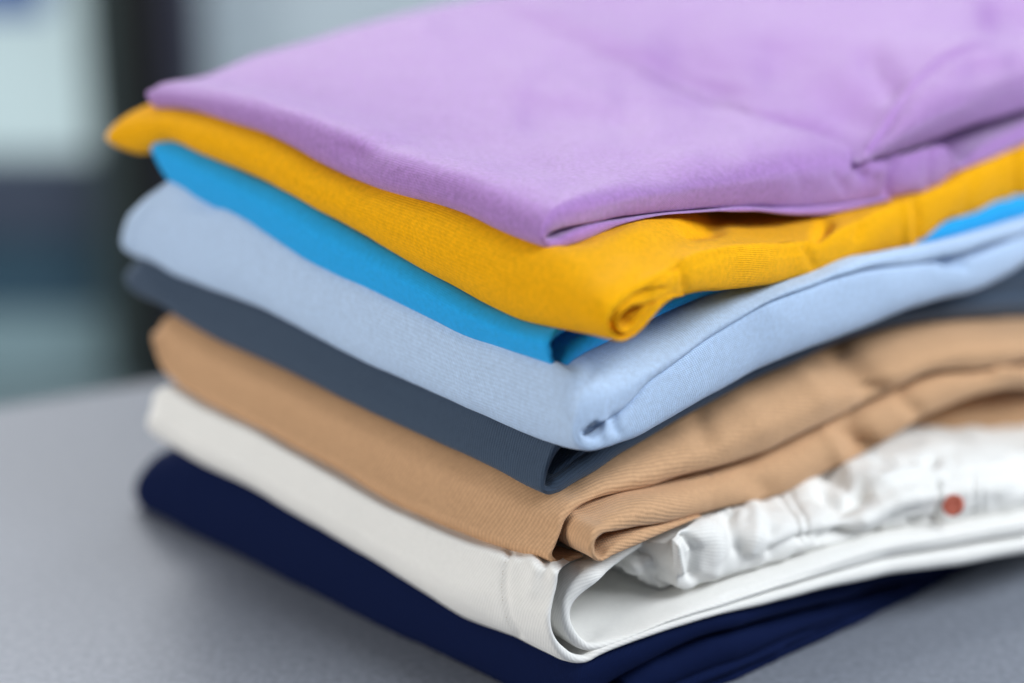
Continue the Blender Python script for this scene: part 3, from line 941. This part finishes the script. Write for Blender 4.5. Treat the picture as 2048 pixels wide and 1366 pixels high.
w2 = [(1440, 1010, 1442, 1018, .002, .002, .034), (1400, 1026, 1404, 1034, .002, .002, .034), (1353, 1044, 1358, 1051, .002, .002, .032), (1324, 1055, 1330, 1066, .002, .002, .03), (1272, 1078, 1279, 1092, .002, .002, .024), (1241, 1096, 1247, 1114, .002, .002, .017), (1202, 1120, 1216, 1139, .002, .002, .008),
      (1168, 1141, 1187, 1166), (1145, 1162, 1163, 1184), (1131, 1184, 1147, 1200), (1123, 1207, 1139, 1215), (1121, 1230, 1137, 1231),
      (1126, 1256, 1142, 1250), (1141, 1282, 1156, 1271), (1163, 1298, 1176, 1285), (1190, 1298, 1203, 1282), (1230, 1280, 1238, 1266, .003, .004),
      (1324, 1240, 1330, 1222, .004, .006), (1448, 1202, 1448, 1178, .005, .007), (1614, 1149, 1610, 1118, .006, .008), (1738, 1116, 1736, 1080, .006, .006),
      (1904, 1087, 1902, 1054, .006, .006), (2048, 1061, 2048, 1028, .006, .006), (2120, 1045, 2120, 1012, .006, .006)]
wbody = make('body', [fold(fr, w1, ceil=ceil, nback=200, wrinkle=0.0006, wscale=30, seed=3,
                   strokes=[([(1019, 1106), (1012, 1140), (1010, 1175), (1013, 1210), (1022, 1245), (1038, 1272)], 7, 0.0012),
                            ([(1066, 1118), (1072, 1150), (1066, 1180)], 16, -0.0016),
                            ([(1090, 1125), (1088, 1150)], 9, 0.0015)]),
              fold(fr, w2, inset=0.005, rec=0.0005, wrinkle=0.0004, wscale=30, seed=4,
                   strokes=[([(1450, 1195), (1614, 1150), (1740, 1112), (1900, 1083), (2048, 1056)], 3, 0.001)])], M_white, wh)
stitches(wbody, [(1014, 1112), (1006, 1140), (1003, 1175), (1006, 1210), (1015, 1245), (1030, 1270)], M_thread_b)
crump = [(2110, 872, 2110, 1014, .045, .008), (2048, 874, 2048, 1026, .045, .008), (1950, 876, 1955, 1042, .042, .008), (1880, 880, 1885, 1047, .040, .007),
         (1792, 894, 1800, 1056, .038, .007), (1718, 914, 1722, 1070, .034, .007), (1660, 940, 1664, 1090, .032, .007), (1614, 962, 1610, 1103, .030, .006), (1531, 998, 1540, 1124, .026, .006),
         (1460, 1018, 1466, 1146, .02, .006), (1407, 1034, 1412, 1160, .012, .006), (1375, 1052, 1382, 1172, .006, .005), (1356, 1066, 1366, 1177, .002, .003), (1344, 1082, 1350, 1172, .001, .002)]
cr_strokes = [([(1452, 1010), (1470, 1060), (1478, 1100)], 14, 0.004), ([(1500, 1000), (1515, 1050), (1500, 1100)], 16, -0.003),
              ([(1560, 985), (1590, 1030), (1606, 1085)], 5, 0.0018), ([(1578, 980), (1608, 1028), (1622, 1080)], 5, 0.0016),
              ([(1650, 985), (1690, 1010), (1720, 990)], 20, 0.006), ([(1700, 945), (1760, 960), (1840, 930)], 14, -0.003),
              ([(1640, 940), (1690, 965)], 12, 0.004), ([(1720, 1040), (1800, 1000), (1860, 990)], 16, -0.003),
              ([(1545, 1105), (1600, 1075), (1690, 1065)], 12, 0.003), ([(1372, 1070), (1392, 1100), (1384, 1150)], 10, 0.004),
              ([(1410, 1050), (1430, 1090), (1426, 1140)], 18, -0.002), ([(1350, 1090), (1362, 1140)], 8, -0.003),
              ([(1880, 960), (1880, 1000), (1872, 1040)], 4, 0.005), ([(1820, 1046), (1870, 1038)], 6, 0.005),
              ([(1890, 950), (1960, 940), (2060, 930)], 5, 0.0012), ([(1948, 960), (1948, 1030)], 4, 0.0014),
              ([(1965, 960), (1965, 1030)], 3, 0.0010), ([(1640, 1085), (1700, 1068), (1760, 1062)], 5, 0.003),
              ([(1500, 1030), (1540, 1060)], 14, 0.002), ([(1740, 905), (1800, 930), (1870, 920)], 10, 0.003)]
band = make('waistband', fold(fr, crump, rec=0.008, ceil=ceil, step=0.0010, ncap=60, nback=24, wrinkle=0.0016, wscale=60, seed=5,
                       strokes=cr_strokes, depth=0.16, extend=0.03), M_white, wh)
crump2 = [(1400, 1060, 1400, 1170), (1360, 1078, 1360, 1176), (1330, 1096, 1330, 1172), (1300, 1116, 1306, 1160), (1282, 1126, 1286, 1146), (1268, 1134, 1272, 1142)]
loc, nrm = cast(band, 1903, 1010)
disc('button', loc + Vector((0, -0.0045, 0.0018)), Vector((-0.62, -0.62, 0.55)), 0.0050, 0.0018, M_copper, wh)
stitches(band, [(1562, 992), (1586, 1030), (1604, 1076)], M_thread_w, pitch=0.0015)
stitches(band, [(1890, 946), (1960, 938), (2046, 930)], M_thread_w)
make('frayed_pocket', fold(fr, crump2, rec=0.02, ncap=40, nback=16, wrinkle=0.0035, wscale=110, seed=6, depth=0.08), M_white, wh)





# --- navy
fr = Frame(0.002, [(1150, 1330)] + c_wn[1:] + [(345, 904), (300, 915), (270, 948), (261, 985)],
           [(1150, 1455), (1000, 1375), (850, 1308), (700, 1236), (500, 1140), (400, 1090), (330, 1050), (285, 1030), (264, 1005)],
           y0x=[(0, 0.002), (0.03, -0.006), (0.075, -0.018), (0.13, -0.020), (0.18, -0.019), (0.23, -0.017), (0.35, -0.012)],
           length=[(0, 0.304), (0.3, 0.297)])
fr.corner = 0.004
ceil = ceiling(fr_white, [(1138, 1324), (1165, 1323), (1192, 1309), (1250, 1285), (1324, 1259), (1407, 1234), (1531, 1205), (1614, 1181), (1738, 1152), (1904, 1127), (2048, 1100), (2120, 1086)])
nv = thing('folded_garment', 'navy blue folded garment at the very bottom, lying on the grey table', 'garment', GROUP)
navy_up = [(2080, 1070, 2080, 1096), (1990, 1096, 1985, 1112), (1904, 1118, 1900, 1140), (1738, 1143, 1732, 1180),
           (1614, 1172, 1604, 1217), (1531, 1196, 1520, 1240), (1482, 1210, 1478, 1252), (1407, 1225, 1400, 1272), (1324, 1250, 1330, 1300),
           (1260, 1278, 1282, 1326), (1200, 1300, 1225, 1360), (1165, 1318, 1195, 1380), (1142, 1345, 1176, 1390),
           (1131, 1390, 1165, 1400), (1135, 1430, 1165, 1415), (1160, 1452, 1175, 1425), (1230, 1440, 1225, 1412),
           (1346, 1404, 1335, 1372), (1420, 1384, 1404, 1345), (1530, 1330, 1521, 1296), (1640, 1275, 1635, 1252),
           (1756, 1222, 1750, 1198), (1834, 1190, 1830, 1172), (1930, 1145, 1925, 1132), (2048, 1095, 2040, 1082)]
navy_up = [p + (0.005, 0.003) for p in navy_up]
navy_mid = [(2030, 1080, 2030, 1092), (1930, 1120, 1925, 1135), (1834, 1148, 1834, 1172), (1756, 1180, 1756, 1197), (1639, 1213, 1639, 1250),
            (1521, 1245, 1521, 1293), (1404, 1278, 1404, 1342), (1346, 1303, 1346, 1366), (1285, 1330, 1290, 1390), (1240, 1360, 1250, 1400)]
navy_mid = [p + (0.006, 0.004) for p in navy_mid]
make('body', [fold(fr, navy_up, ceil=ceil, strokes=[([(1400, 1385), (1500, 1340), (1600, 1292), (1680, 1250)], 9, 0.003), ([(1300, 1395), (1420, 1350), (1560, 1300)], 9, -0.0018), ([(1640, 1262), (1760, 1210), (1850, 1172)], 7, 0.0025)], rec=0.0, zmin=0.0006, wrinkle=0.0008, wscale=30, seed=1),], M_navy, nv)
make('inner_fold', fold(fr, navy_mid, rec=0.001, zmin=0.0012, wrinkle=0.0009, wscale=40, seed=2, depth=0.12,), M_navy, nv)
